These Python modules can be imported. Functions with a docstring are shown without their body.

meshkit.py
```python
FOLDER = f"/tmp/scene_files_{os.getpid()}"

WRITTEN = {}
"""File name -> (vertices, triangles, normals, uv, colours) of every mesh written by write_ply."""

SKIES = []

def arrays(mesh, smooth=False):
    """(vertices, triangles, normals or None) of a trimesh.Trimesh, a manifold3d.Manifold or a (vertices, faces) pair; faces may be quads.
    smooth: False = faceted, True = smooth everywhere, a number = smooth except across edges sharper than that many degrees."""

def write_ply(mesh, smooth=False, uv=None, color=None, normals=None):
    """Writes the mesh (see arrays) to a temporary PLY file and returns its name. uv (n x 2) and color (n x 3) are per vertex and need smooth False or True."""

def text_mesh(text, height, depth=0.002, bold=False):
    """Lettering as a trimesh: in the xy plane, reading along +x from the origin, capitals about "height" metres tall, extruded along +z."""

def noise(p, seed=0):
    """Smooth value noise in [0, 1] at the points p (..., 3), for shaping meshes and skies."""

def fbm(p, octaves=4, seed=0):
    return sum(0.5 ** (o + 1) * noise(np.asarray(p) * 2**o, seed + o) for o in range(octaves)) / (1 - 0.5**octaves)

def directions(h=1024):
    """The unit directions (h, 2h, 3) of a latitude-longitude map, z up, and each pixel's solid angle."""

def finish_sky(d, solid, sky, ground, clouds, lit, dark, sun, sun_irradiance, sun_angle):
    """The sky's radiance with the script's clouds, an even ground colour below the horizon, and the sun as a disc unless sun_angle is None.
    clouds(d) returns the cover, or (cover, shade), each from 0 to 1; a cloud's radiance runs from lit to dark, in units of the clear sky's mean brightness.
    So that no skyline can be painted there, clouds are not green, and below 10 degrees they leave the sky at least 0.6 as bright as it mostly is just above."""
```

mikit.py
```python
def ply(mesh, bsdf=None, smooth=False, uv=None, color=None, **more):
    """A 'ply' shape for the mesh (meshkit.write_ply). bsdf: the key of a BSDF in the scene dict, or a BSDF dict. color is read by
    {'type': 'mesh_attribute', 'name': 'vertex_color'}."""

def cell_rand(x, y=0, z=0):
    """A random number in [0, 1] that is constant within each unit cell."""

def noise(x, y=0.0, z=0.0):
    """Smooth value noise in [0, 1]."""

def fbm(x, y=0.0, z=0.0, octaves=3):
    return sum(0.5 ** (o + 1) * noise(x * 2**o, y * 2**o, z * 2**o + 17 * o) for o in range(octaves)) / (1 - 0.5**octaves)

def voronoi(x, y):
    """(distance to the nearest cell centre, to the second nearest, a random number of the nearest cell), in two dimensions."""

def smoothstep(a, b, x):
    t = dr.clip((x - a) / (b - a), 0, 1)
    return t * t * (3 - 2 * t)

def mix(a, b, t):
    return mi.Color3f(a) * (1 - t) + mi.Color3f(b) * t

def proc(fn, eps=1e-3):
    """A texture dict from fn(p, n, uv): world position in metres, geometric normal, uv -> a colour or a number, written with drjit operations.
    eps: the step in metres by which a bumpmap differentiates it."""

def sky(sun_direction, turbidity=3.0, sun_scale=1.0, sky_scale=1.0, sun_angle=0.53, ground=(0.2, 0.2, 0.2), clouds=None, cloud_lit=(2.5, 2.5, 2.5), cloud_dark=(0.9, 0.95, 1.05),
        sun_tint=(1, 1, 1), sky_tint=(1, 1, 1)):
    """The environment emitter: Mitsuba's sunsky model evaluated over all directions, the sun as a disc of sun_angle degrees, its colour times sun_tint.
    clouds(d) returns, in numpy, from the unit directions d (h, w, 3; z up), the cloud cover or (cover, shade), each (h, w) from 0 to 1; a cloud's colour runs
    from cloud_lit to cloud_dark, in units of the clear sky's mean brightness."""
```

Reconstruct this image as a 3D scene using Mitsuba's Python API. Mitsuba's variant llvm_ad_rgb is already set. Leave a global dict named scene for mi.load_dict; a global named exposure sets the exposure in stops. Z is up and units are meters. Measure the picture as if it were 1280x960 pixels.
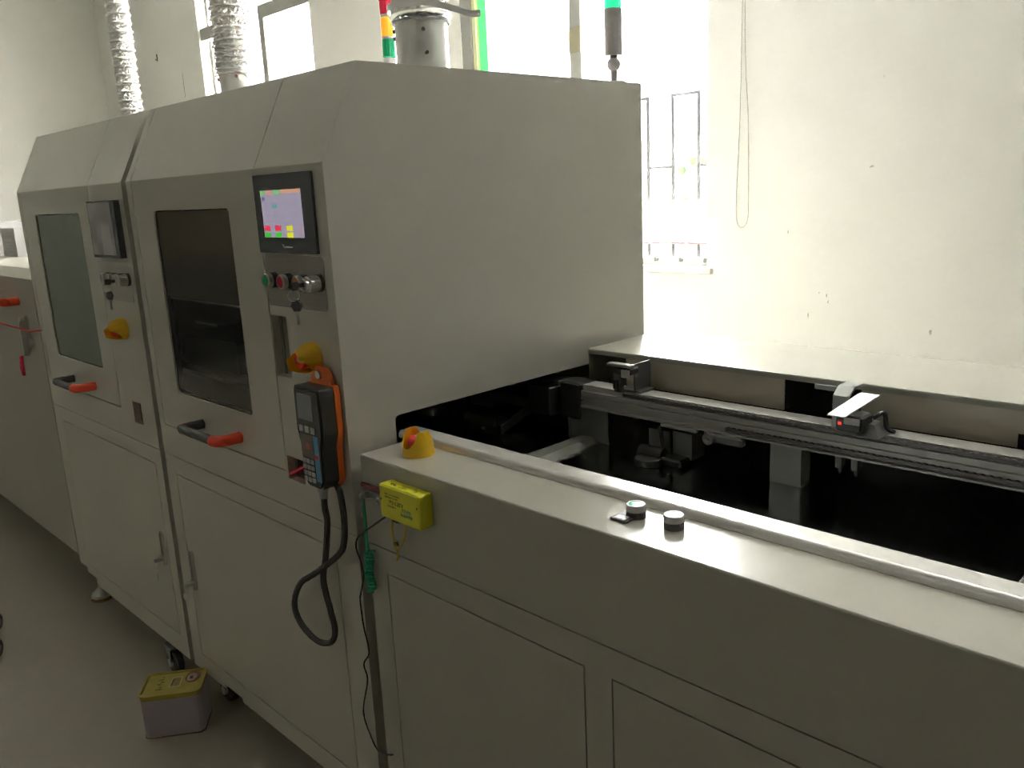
import math, random
import numpy as np, trimesh, manifold3d as m3
import shapely.geometry as sg
import shapely.affinity as sa
import drjit as dr
import mitsuba as mi
import mikit, meshkit
from mikit import noise, fbm, smoothstep, mix
random.seed(7); RNG = np.random.default_rng(7)
scene, labels = {}, {}
T = mi.ScalarTransform4f

# ---------------------------------------------------------------- camera, sky, added lamps, exposure
EYE = np.array([1.339, -0.8587, 1.4])
RIGHT = np.array([0.7036176566533605, 0.7090413234949058, -0.046718249348899954])
DOWN = np.array([0.12773301276885102, -0.19088381016653927, -0.9732664837881231])
FWD = np.array([-0.6990039132183925, 0.6788400198816338, -0.2248772036300632])
scene['camera'] = {'type': 'perspective', 'fov': 62.14, 'fov_axis': 'x', 'near_clip': 0.02, 'far_clip': 500.0,
                   'to_world': T().look_at(origin=EYE.tolist(), target=(EYE + FWD).tolist(), up=(-DOWN).tolist())}
exposure = 0.72
def overcast(d):
    n = 0.5 + 0.5 * np.sin(3.1 * d[..., 0] + 1.3) * np.sin(2.3 * d[..., 1] + 0.4)
    return 0.96 + 0.04 * n, 0.25 * n
SKY_SCALE = 104.0
scene['sky'] = mikit.sky([0.35, -0.5, 0.8], turbidity=6.0, sun_scale=0.0, sky_scale=SKY_SCALE, ground=(0.45, 0.44, 0.42),
                         clouds=overcast, cloud_lit=(2.6, 2.6, 2.55), cloud_dark=(1.9, 1.92, 1.95))
LAMP = 95.0, 120.0, 38.0  # strengths of the added, unseen ceiling lamps

# ---------------------------------------------------------------- materials
def mat(name, d, two=True):
    scene['mat_' + name] = {'type': 'twosided', 'bsdf': d} if two else d
    return 'mat_' + name
def pr(name, c, r=0.5, met=0.0, spec=0.5, **k):
    return mat(name, {'type': 'principled', 'base_color': c if isinstance(c, dict) else {'type': 'rgb', 'value': list(c)}, 'roughness': r, 'metallic': met, 'specular': spec, **k})
def paint_fn(p, n, uv):
    t = fbm(p.x * 3, p.y * 3, p.z * 3, 3)
    return mix((0.56, 0.545, 0.468), (0.595, 0.58, 0.50), t)
def paint2_fn(p, n, uv):  # same paint as paint_fn, darkened where the light comes out too strong
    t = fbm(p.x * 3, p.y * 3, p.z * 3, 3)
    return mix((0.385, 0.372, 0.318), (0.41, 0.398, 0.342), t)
PAINT = pr('paint', mikit.proc(paint_fn), 0.30)
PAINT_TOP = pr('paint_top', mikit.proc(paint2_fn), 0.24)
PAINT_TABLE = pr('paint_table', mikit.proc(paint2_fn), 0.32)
PAINTM = pr('paint_matt', mikit.proc(paint2_fn), 0.62, 0.0, 0.25)
PANEL = pr('panel_beige', (.50, .455, .36), .42)
GROOVE = pr('groove', (0.10, 0.10, 0.085), 0.7)
MARKS = [(.091, 1.413, .006, .005), (.117, 1.70, .003, .002), (-.208, 1.193, .003, .009), (-.052, .968, .003, .008), (-.046, .945, .003, .007), (-.082, .975, .003, .003), (-.12, .89, .003, .011), (.313, .864, .005, .010), (-5.0, 2.25, .006, .10)]
def wall_fn(p, n, uv):
    t = fbm(p.x * 0.8, p.y * 0.8, p.z * 0.8, 4)
    c = mix((0.84, 0.835, 0.79), (0.89, 0.885, 0.84), t)
    m = mi.Float(0)
    for x, z, rx, rz in MARKS:
        q = dr.sqrt(dr.square((p.x - x) / rx) + dr.square((p.z - z) / rz)) + 0.9 * (noise(p.x * 190, p.y * 190, p.z * 190) - 0.5)
        m = dr.maximum(m, smoothstep(1.1, 0.7, q) * smoothstep(1.9, 2.05, p.y))
    return mix(c, (0.40, 0.37, 0.33), m * 0.75)
WALL = mat('wall', {'type': 'diffuse', 'reflectance': mikit.proc(wall_fn)})
FARWALL = mat('far_wall', {'type': 'diffuse', 'reflectance': {'type': 'rgb', 'value': [0.74, 0.73, 0.68]}})
LOCKER = pr('locker', (0.15, 0.16, 0.125), 0.5)
BROWNP = pr('brown_panel', (0.10, 0.075, 0.05), 0.6)
CEIL = mat('ceiling', {'type': 'diffuse', 'reflectance': {'type': 'rgb', 'value': [0.72, 0.71, 0.67]}})
def floor_fn(p, n, uv):
    t = fbm(p.x * 1.5, p.y * 1.5, 0.0, 4)
    u = noise(p.x * 60, p.y * 60)
    return mix((0.30, 0.275, 0.225), (0.36, 0.335, 0.28), t * 0.8 + u * 0.2)
FLOOR = pr('floor', mikit.proc(floor_fn), 0.42, 0.0, 0.35)
YARD = mat('yard', {'type': 'diffuse', 'reflectance': {'type': 'rgb', 'value': [0.5, 0.5, 0.47]}})
FACADE = mat('facade', {'type': 'diffuse', 'reflectance': {'type': 'rgb', 'value': [0.26, 0.26, 0.245]}})  # dull grey of the added wall that cuts skylight
LEAF = mat('leaf', {'type': 'diffuse', 'reflectance': {'type': 'rgb', 'value': [0.10, 0.18, 0.07]}})
BARK = mat('bark', {'type': 'diffuse', 'reflectance': {'type': 'rgb', 'value': [0.16, 0.12, 0.08]}})
BLACK = pr('black', (0.012, 0.012, 0.012), 0.38)
RUBBER = pr('rubber', (0.015, 0.014, 0.012), 0.55)
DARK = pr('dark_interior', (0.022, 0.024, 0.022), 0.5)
DGREY = pr('dark_grey', (0.11, 0.112, 0.108), 0.4)
TRAY = pr('tray', (0.55, 0.57, 0.57), 0.06, 1.0, 0.5)
HMIBEZEL = pr('panel_bezel', (0.022, 0.025, 0.027), 0.28)
GREY = pr('grey_plastic', (0.33, 0.33, 0.32), 0.4)
LGREY = pr('light_grey_plastic', (0.52, 0.50, 0.50), 0.4)
WHITE = pr('white_plastic', (0.82, 0.82, 0.80), 0.35)
ALU = pr('aluminium', (0.62, 0.61, 0.58), 0.33, 0.85)
ALUW = pr('anodised_rail', (0.70, 0.69, 0.66), 0.30, 0.55)
BEAM = pr('conveyor_profile', (0.52, 0.51, 0.485), 0.42, 0.35)
STEEL = pr('steel', (0.55, 0.54, 0.51), 0.25, 1.0)
CHROME = pr('chrome', (0.75, 0.74, 0.72), 0.12, 1.0)
PLATE = pr('steel_plate', mikit.proc(lambda p, n, uv: mix((0.20, 0.185, 0.165), (0.25, 0.232, 0.21), noise(p.x * 4, p.y * 4, p.z * 700))), 0.4, 0.45)
CHAIN = pr('chain_steel', (0.10, 0.095, 0.09), 0.42, 0.8)
YELLOW = pr('yellow', (0.86, 0.52, 0.01), 0.33)
LEMON = pr('lemon_plastic', (0.72, 0.69, 0.012), 0.38)
CHAINLINK = pr('chain_links', (0.30, 0.29, 0.27), 0.3, 0.9)
RED = pr('red', (0.74, 0.025, 0.015), 0.35)
ORED = pr('orange_red', (0.82, 0.07, 0.02), 0.4)
CRIM = pr('crimson', (0.55, 0.015, 0.05), 0.4)
ORANGE = pr('orange', (0.78, 0.16, 0.02), 0.42)
GREENCAP = pr('green_cap', (0.01, 0.22, 0.07), 0.3)
MINT = pr('mint_cap', (0.10, 0.55, 0.33), 0.3)
REDCAP = pr('red_cap', (0.42, 0.01, 0.03), 0.3)
AMBERCAP = pr('amber_cap', (0.62, 0.22, 0.02), 0.3)
GREENW = pr('green_wire', (0.01, 0.24, 0.11), 0.4)
KEYPAD = pr('keypad', (0.36, 0.37, 0.36), 0.5)
BLUE = pr('blue_label', (0.06, 0.22, 0.36), 0.45)
BROWN = pr('brown_label', (0.075, 0.055, 0.04), 0.5)
LCD = pr('lcd', (0.12, 0.14, 0.155), 0.15)
GOLD = pr('gold_lid', mikit.proc(lambda p, n, uv: mix((0.28, 0.225, 0.035), (0.36, 0.29, 0.05), fbm(p.x * 40, p.y * 40, 0.0, 2))), 0.33, 0.35)
TIN = pr('tin_lilac', (0.40, 0.35, 0.40), 0.38)
BRASS = pr('brass', (0.50, 0.36, 0.16), 0.3, 1.0)
MAROON = pr('maroon', (0.09, 0.02, 0.018), 0.45)
INK = pr('ink', (0.02, 0.022, 0.03), 0.6)
INKY = pr('ink_olive', (0.12, 0.10, 0.015), 0.6)
TEALINK = pr('ink_teal', (0.03, 0.17, 0.16), 0.6)
SCREW = pr('screw_dark', (.12, .10, .09), .4, .8)
FRAME = pr('window_frame', (0.42, 0.42, 0.39), 0.4)
GREENF = mat('green_film', {'type': 'principledthin', 'base_color': {'type': 'rgb', 'value': [0.16, 0.60, 0.28]}, 'roughness': 0.4, 'diff_trans': 0.5}, two=False)
FROST = mat('frosted', {'type': 'principledthin', 'base_color': {'type': 'rgb', 'value': [0.93, 0.93, 0.91]}, 'roughness': 0.5, 'diff_trans': 1.3}, two=False)
PINKT = pr('pink_strip', (0.62, 0.30, 0.32), 0.5)
TAPE = pr('tape', (0.38, 0.35, 0.24), 0.5)
PANE = mat('pane', {'type': 'thindielectric', 'int_ior': 1.5}, two=False)
SMOKED = mat('smoked_pane', {'type': 'thindielectric', 'int_ior': 1.49, 'specular_transmittance': {'type': 'rgb', 'value': [0.74, 0.75, 0.72]}}, two=False)
BAFFLE = pr('baffle', mikit.proc(lambda p, n, uv: mix((0.13, 0.125, 0.105), (0.17, 0.145, 0.11), fbm(p.x * 5, p.y * 5, p.z * 4, 2))), 0.45)  # brown reflection tone carried by a made-up backing panel
def foil_fn(p, n, uv):
    return fbm(p.x * 70, p.y * 70, p.z * 70, 2) * 0.002
FOIL = mat('foil', {'type': 'bumpmap', 'nested': {'type': 'twosided', 'bsdf': {'type': 'principled', 'base_color': {'type': 'rgb', 'value': [0.84, 0.83, 0.80]}, 'roughness': 0.26, 'metallic': 0.8, 'specular': 0.5}}, 'arbitrary': mikit.proc(foil_fn), 'scale': 1.0}, two=False)
GALV = pr('galvanised', mikit.proc(lambda p, n, uv: mix((0.60, 0.60, 0.57), (0.76, 0.75, 0.72), fbm(p.x * 25, p.y * 25, p.z * 25, 2))), 0.32, 0.45)
WRAP = mat('clear_wrap', {'type': 'blendbsdf', 'weight': 0.55, 'a': {'type': 'thindielectric', 'int_ior': 1.5}, 'b': {'type': 'twosided', 'bsdf': {'type': 'principled', 'base_color': {'type': 'rgb', 'value': [0.8, 0.8, 0.77]}, 'roughness': 0.3, 'specular': 0.6}}}, two=False)
LAMPG = pr('lamp_grey', (0.66, 0.63, 0.64), 0.4)
BEADS = pr('bead_chain', (0.50, 0.47, 0.42), 0.4)
def lens(name, c, e=None):
    return pr('lens_' + name, c, 0.25)

# ---------------------------------------------------------------- helpers
def obj(key, mesh, m, smooth=False, label=None, cat=None, group=None, kind=None, **more):
    k = key; i = 0
    while k in scene:
        i += 1; k = f'{key}_{i:03d}'
    scene[k] = mikit.ply(mesh, m, smooth, **more)
    e = {a: b for a, b in (('label', label), ('category', cat), ('group', group), ('kind', kind)) if b}
    if e: labels[k] = e
    return k
def thing(key, label, cat, group=None):
    labels[key] = {'label': label, 'category': cat, **({'group': group} if group else {})}
    return key
def hull(pts):
    return trimesh.convex.convex_hull(np.asarray(pts, float))
def bx(x0, x1, y0, y1, z0, z1, b=0.0015):
    b = min(b, (x1 - x0) * .4, (y1 - y0) * .4, (z1 - z0) * .4)
    if b <= 0: b = 1e-5
    P = []
    for x, sx in ((x0, 1), (x1, -1)):
        for y, sy in ((y0, 1), (y1, -1)):
            for z, sz in ((z0, 1), (z1, -1)):
                P += [(x, y + sy * b, z + sz * b), (x + sx * b, y, z + sz * b), (x + sx * b, y + sy * b, z)]
    return hull(P)
def cat(*ms):
    return trimesh.util.concatenate([m for m in ms if m is not None])
def _ext(poly, d):
    gs = [g for g in getattr(poly, 'geoms', [poly]) if g.area > 1e-9]
    return cat(*[trimesh.creation.extrude_polygon(g, d, engine='earcut') for g in gs])
def pxz(poly, y0, y1):           # polygon in (x, z), between two depths
    m = _ext(poly, y1 - y0); v = m.vertices
    return trimesh.Trimesh(np.c_[v[:, 0], y0 + v[:, 2], v[:, 1]], m.faces[:, ::-1], process=False)
def pyz(poly, x0, x1):
    m = _ext(poly, x1 - x0); v = m.vertices
    return trimesh.Trimesh(np.c_[x0 + v[:, 2], v[:, 0], v[:, 1]], m.faces, process=False)
def pxy(poly, z0, z1):
    m = _ext(poly, z1 - z0); m.apply_translation([0, 0, z0]); return m
def rr(x0, z0, x1, z1, r=0.0, n=6):
    return sg.box(x0 + r, z0 + r, x1 - r, z1 - r).buffer(r, quad_segs=n) if r > 0 else sg.box(x0, z0, x1, z1)
def frame_of(d):
    d = np.asarray(d, float); d = d / np.linalg.norm(d)
    a = np.array([0, 0, 1.0]) if abs(d[2]) < .9 else np.array([1.0, 0, 0])
    u = np.cross(a, d); u /= np.linalg.norm(u)
    return u, np.cross(d, u), d
def lathe(prof, o, d=(0, 0, 1), n=28, closed=True):
    u, v, w = frame_of(d); o = np.asarray(o, float)
    prof = [(float(r), float(z)) for r, z in prof]
    if closed:
        if prof[0][0] > 0: prof = [(0, prof[0][1])] + prof
        if prof[-1][0] > 0: prof = prof + [(0, prof[-1][1])]
    a = np.arange(n) * 2 * np.pi / n
    V, F = [], []
    for r, z in prof:
        V.append(o + w * z + r * (np.cos(a)[:, None] * u + np.sin(a)[:, None] * v))
    V = np.vstack(V)
    i = np.arange(n); j = (i + 1) % n
    for k in range(len(prof) - 1):
        b, c = k * n, (k + 1) * n
        F.append(np.c_[b + i, b + j, c + j]); F.append(np.c_[b + i, c + j, c + i])
    m = trimesh.Trimesh(V, np.vstack(F), process=False)
    m.merge_vertices(); m.update_faces(m.nondegenerate_faces()); return m
def cyl(o, d, r, h, b=0.0008, n=24):
    b = min(b, r * .4, h * .4)
    return lathe([(r - b, 0), (r, b), (r, h - b), (r - b, h)], o, d, n)
def spline(P, k=8):
    P = np.asarray(P, float); Q = np.vstack([2 * P[0] - P[1], P, 2 * P[-1] - P[-2]]); out = []
    for i in range(1, len(Q) - 2):
        for t in np.arange(k) / k:
            a, b, c, d = Q[i - 1:i + 3]
            out.append(.5 * (2 * b + (c - a) * t + (2 * a - 5 * b + 4 * c - d) * t * t + (3 * b - a - 3 * c + d) * t ** 3))
    return np.vstack(out + [P[-1]])
def tube(P, r, n=10, caps=True):
    P = np.asarray(P, float); t = np.gradient(P, axis=0); t /= np.maximum(np.linalg.norm(t, axis=1, keepdims=True), 1e-9)
    u = frame_of(t[0])[0]; a = np.arange(n) * 2 * np.pi / n; V = []
    rs = np.broadcast_to(r, len(P))
    for p, d, q in zip(P, t, rs):
        u = u - d * (u @ d); u /= np.linalg.norm(u); v = np.cross(d, u)
        V.append(p + q * (np.cos(a)[:, None] * u + np.sin(a)[:, None] * v))
    V = np.vstack(V); i = np.arange(n); j = (i + 1) % n; F = []
    for k in range(len(P) - 1):
        b, c = k * n, (k + 1) * n
        F += [np.c_[b + i, b + j, c + j], np.c_[b + i, c + j, c + i]]
    if caps:
        V = np.vstack([V, P[:1], P[-1:]]); e = len(V) - 2; l = (len(P) - 1) * n
        F += [np.c_[j, i, i * 0 + e], np.c_[l + i, l + j, i * 0 + e + 1]]
    return trimesh.Trimesh(V, np.vstack(F), process=False)
def rod(a, b, r, n=10): return tube([a, b], r, n)
def man(m):
    m = m.copy(); m.merge_vertices()
    return m3.Manifold(m3.Mesh(np.asarray(m.vertices, np.float32), np.asarray(m.faces, np.uint32)))
def tri(M):
    q = M.to_mesh(); return trimesh.Trimesh(q.vert_properties[:, :3], q.tri_verts, process=False)
def moved(m, loc=(0, 0, 0), d=None, spin=0):
    """local z axis laid along d, local origin moved to loc."""
    m = m.copy(); v = np.asarray(m.vertices)
    c, s = math.cos(spin), math.sin(spin); v = np.c_[v[:, 0] * c - v[:, 1] * s, v[:, 0] * s + v[:, 1] * c, v[:, 2]]
    if d is not None:
        u, w, k = frame_of(d); v = v @ np.array([u, w, k])
    m.vertices = v + np.asarray(loc, float); return m

# ---------------------------------------------------------------- the room
YW, ZC = 2.10, 3.6
XL, XR, YF = -6.54, 9.0, -10.0
W1, W2 = (-4.67, -3.26, 1.05, 2.85), (-1.95, -0.556, 1.05, 3.15)
back = sg.box(XL - .2, -.05, XR + .2, ZC)
for w in (W1, W2): back = back.difference(sg.box(w[0], w[2], w[1], w[3]))
obj('wall_back', pxz(back, YW, YW + .22), WALL, kind='structure')
obj('wall_left', bx(XL - .2, XL, YF, YW, -.05, ZC, 0), WALL, kind='structure')
obj('wall_right', bx(XR, XR + .2, YF, YW, -.05, ZC, 0), FARWALL, kind='structure')
obj('trim_4', bx(XL, XL + .03, -3.5, -2.15, .9, 2.6, .004), BROWNP, kind='structure', label='brown panelling on the left wall, seen as a reflection in the cabinet window')  # unseen panel, put in so the window reflects brown
lc = thing('low_cabinet', 'black low cabinet by the left wall, seen as a dark window reflection', 'cabinet')  # unseen box, put in so the window reflects black below
obj(lc + '__body', bx(XL + .04, XL + .95, -3.6, -1.95, .08, .92, .006), BLACK)
gl = thing('grey_locker', 'tall grey green locker by the left wall, seen as a window reflection', 'locker')  # made up and unseen, dims what the far window reflects
obj(gl + '__body', bx(XL + .04, XL + .55, -1.92, -.95, .05, 2.0, .006), LOCKER)
obj(gl + '__plinth', bx(XL + .06, XL + .52, -1.90, -.97, 0, .0505, 0), DGREY)
obj(lc + '__plinth', bx(XL + .06, XL + .90, -3.55, -2.0, 0, .0805, 0), DGREY)
obj('wall_front', bx(XL - .2, XR + .2, YF - .2, YF, -.05, ZC, 0), FARWALL, kind='structure')
obj('floor', bx(XL - .2, XR + .2, YF - .2, YW + .22, -.12, 0, 0), FLOOR, kind='structure')
obj('ceiling', bx(XL - .2, XR + .2, YF - .2, YW + .22, ZC, ZC + .15, 0), CEIL, kind='structure')
obj('trim_1', bx(-5.32, -4.672, 2.088, YW + .02, 0, ZC, 0.003), WALL, kind='structure', label='shallow white plastered pillar on the back wall left of the small window')
obj('trim_2', bx(W2[0] - .03, W2[1] + .03, YW - .02, YW + .2, 1.025, 1.05, 0.003), WALL, kind='structure', label='white sill below the large window')
obj('trim_3', bx(W1[0] - .03, W1[1] + .03, YW - .02, YW + .2, 1.025, 1.05, 0.003), WALL, kind='structure')

def window(n, w, y=YW + .06, t=.03, frame=FRAME):
    k = f'window_{n}'
    x0, x1, z0, z1 = w
    ring = sg.box(x0, z0, x1, z1).difference(sg.box(x0 + t, z0 + t, x1 - t, z1 - t))
    obj(k, pxz(ring, y, y + .05), frame, kind='structure')
    return k
# window 2: large, behind the cabinet
k = window(2, W2)
obj(k + '__side_frame', bx(-1.955, -1.878, YW + .005, YW + .09, 1.05, 3.15), FRAME, label='grey aluminium side frame')
obj(k + '__yellow_seal', bx(-1.877, -1.852, YW + .01, YW + .08, 1.08, 3.12), pr('yellow_seal', (0.72, 0.70, 0.40), 0.5), label='pale yellow sealing strip')
obj(k + '__green_film', bx(-1.851, -1.798, YW + .03, YW + .034, 1.08, 3.12, 0), GREENF, label='translucent green film edge')
obj(k + '__mullion', bx(-1.249, -1.185, YW + .0, YW + .06, 1.05, 3.15), FRAME)
obj(k + '__tape_patch', bx(-1.2505, -1.1835, YW - .003, YW + .03, 1.955, 2.06, 0), TAPE, label='wrinkled beige tape patch around the mullion')
obj(k + '__pane', bx(-1.78, -1.249, YW + .075, YW + .0755, 1.08, 3.12, 0), PANE)
obj(k + '__pane', bx(-1.185, -.586, YW + .075, YW + .0755, 1.315, 3.12, 0), PANE)
obj(k + '__frosted_pane', bx(-1.185, -.586, YW + .072, YW + .0735, 1.145, 1.315, 0), FROST, label='low frosted white pane')
obj(k + '__pink_strip', bx(-1.185, -.586, YW + .068, YW + .078, 1.137, 1.145, 0), PINKT, label='thin pink strip under the frosted pane')
for x in (-.84, -.715, -.595):
    obj(k + '__latch', bx(x - .005, x + .005, YW + .045, YW + .06, 1.065, 1.085, 0.001), DGREY)
# window 1: small, far left
k = window(1, W1)
obj(k + '__stile', bx(-3.857, -3.80, YW + .0, YW + .05, 1.05, 2.56), FRAME)
obj(k + '__transom', bx(-3.857, -3.26, YW + .0, YW + .05, 2.515, 2.595), FRAME, label='grey transom bar')
obj(k + '__transom', bx(-4.67, -4.35, YW + .0, YW + .05, 2.50, 2.58), FRAME)
obj(k + '__pane', bx(-4.64, -3.29, YW + .075, YW + .0755, 1.08, 2.82, 0), PANE)
# outdoor security grille of window 2 (a staggered brick pattern of thin bars)
g = thing('security_grille', 'thin grey metal security grille outside the large window', 'grille')
xs = np.arange(-.572, -1.90, -.128)
for x in xs: obj(g + '__upright_bar', bx(x - .0075, x + .0075, 2.262, 2.274, 1.06, 1.752, 0.001), BLACK)
for i in range(len(xs) - 1):
    for z in ((1.455,) if i % 2 == 0 else (1.185, 1.745)):
        obj(g + '__cross_bar', bx(xs[i + 1] + .0075, xs[i] - .0075, 2.263, 2.272, z - .006, z + .006, 0.001), BLACK)
# outside
obj('yard', bx(-40, 40, 2.5, 60, -.6, -.5, 0), YARD, kind='structure', label='pale concrete yard outside the windows')
obj('neighbour_wall', bx(-16, -5.0, 4.3, 4.7, -.55, 5.2, .01), FACADE, kind='structure', label='pale concrete wall outside the small window')  # put up out of view to block sky from the left wall
tr = thing('garden_tree', 'green tree faintly seen through the large window', 'tree')
pts = []
for _ in range(60):
    a, b, r = random.uniform(0, 6.28), random.uniform(-1, 1), random.random() ** .4
    c = np.array([-4.6, 9.0, 1.25]) + np.array([1.0, 1.0, .75]) * r * np.array([math.cos(a) * math.sqrt(1 - b * b), math.sin(a) * math.sqrt(1 - b * b), b])
    s = trimesh.creation.icosphere(1, random.uniform(.18, .30)); s.vertices *= 1 + .25 * RNG.standard_normal((len(s.vertices), 1)); s.apply_translation(c); pts.append(s)
obj(tr + '__foliage', cat(*pts), LEAF, kind='stuff')
obj(tr + '__trunk', tube(spline([(-4.6, 9, -.55), (-4.55, 9, .3), (-4.6, 9.05, 1.1)], 5), .09, 10), BARK, True)
# batten lamps added out of view to set the light behind the machines
def batten(x, y, power, z=ZC - .10, lab=''):
    n = 'ceiling_lamp'; i = 0
    while n in labels: i += 1; n = f'ceiling_lamp_{i:03d}'
    thing(n, lab, 'ceiling lamp')
    obj(n + '__housing', bx(x - .62, x + .62, y - .05, y + .05, z + .03, ZC, .004), WHITE)
    obj(n + '__tube', rod((x - .6, y, z), (x + .6, y, z), .014, 12), WHITE, emitter={'type': 'area', 'radiance': {'type': 'rgb', 'value': [power * c for c in (1.0, .99, .95)]}})
    for s in (-1, 1): obj(n + '__holder', bx(x + s * .61 - .012, x + s * .61 + .012, y - .02, y + .02, z - .02, z + .035, .002), WHITE)
for i, x in enumerate((0.25, 2.1)):
    batten(x, 1.55 if i == 0 else 1.7, LAMP[i], lab=f'white ceiling batten lamp above the aisle behind the machines, {("nearest the cabinets", "farther from the cabinets")[i]}')

batten(-.5, -4.2, LAMP[2], lab='white ceiling batten lamp over the hall in front of the cabinets')  # extra hall lamp out of view, lifts the dim cabinet fronts

# ---------------------------------------------------------------- shared small parts
def estop(base, o, d, spin, lab):
    """yellow guard ring with two tall tabs round a red mushroom button; o on the surface, d outward."""
    k = base + '__emergency_stop'; i = 0
    while k + '__guard' in scene: i += 1; k = base + f'__emergency_stop_{i:03d}'
    outer = lathe([(.0295, 0), (.030, .003), (.0285, .030), (.0245, .047), (.0235, .048)], (0, 0, 0), n=48)
    inner = lathe([(.026, .004), (.0245, .030), (.0205, .050)], (0, 0, 0), n=48)
    cut = man(cyl((0, -.05, .037), (0, 1, 0), .0212, .10, 0, 36)) + man(bx(-.0212, .0212, -.05, .05, .037, .08, 0))
    gm = tri(man(outer) - man(inner) - cut)
    obj(k + '__guard', moved(gm, o, d, spin), YELLOW, 35)
    labels[k] = {'label': lab}
    b = lathe([(.011, 0), (.011, .020), (.019, .021), (.0195, .030), (.017, .034), (.006, .0355)], (0, 0, 0), n=32)
    obj(k + '__button', moved(b, o, d, spin), RED, 35)
    obj(k + '__hub', moved(cyl((0, 0, .0345), (0, 0, 1), .005, .0025), o, d, spin), LGREY)
def pushbutton(base, x, z, cap, lab, y=0.0):
    k = base + '__push_button'; i = 0
    while k + '__bezel' in scene: i += 1; k = base + f'__push_button_{i:03d}'
    labels[k] = {'label': lab}
    obj(k + '__gasket', lathe([(.0150, 0), (.0150, .012), (.0135, .013)], (x, y, z), (0, -1, 0)), BLACK, 35)
    obj(k + '__bezel', lathe([(.0140, .012), (.0148, .014), (.0148, .022), (.0135, .0238), (.0118, .0238), (.0118, .0215)], (x, y, z), (0, -1, 0), closed=False), CHROME, 30)
    obj(k + '__cap', lathe([(.0118, .016), (.0117, .0222), (.009, .0228)], (x, y, z), (0, -1, 0)), cap, 30)
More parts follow.
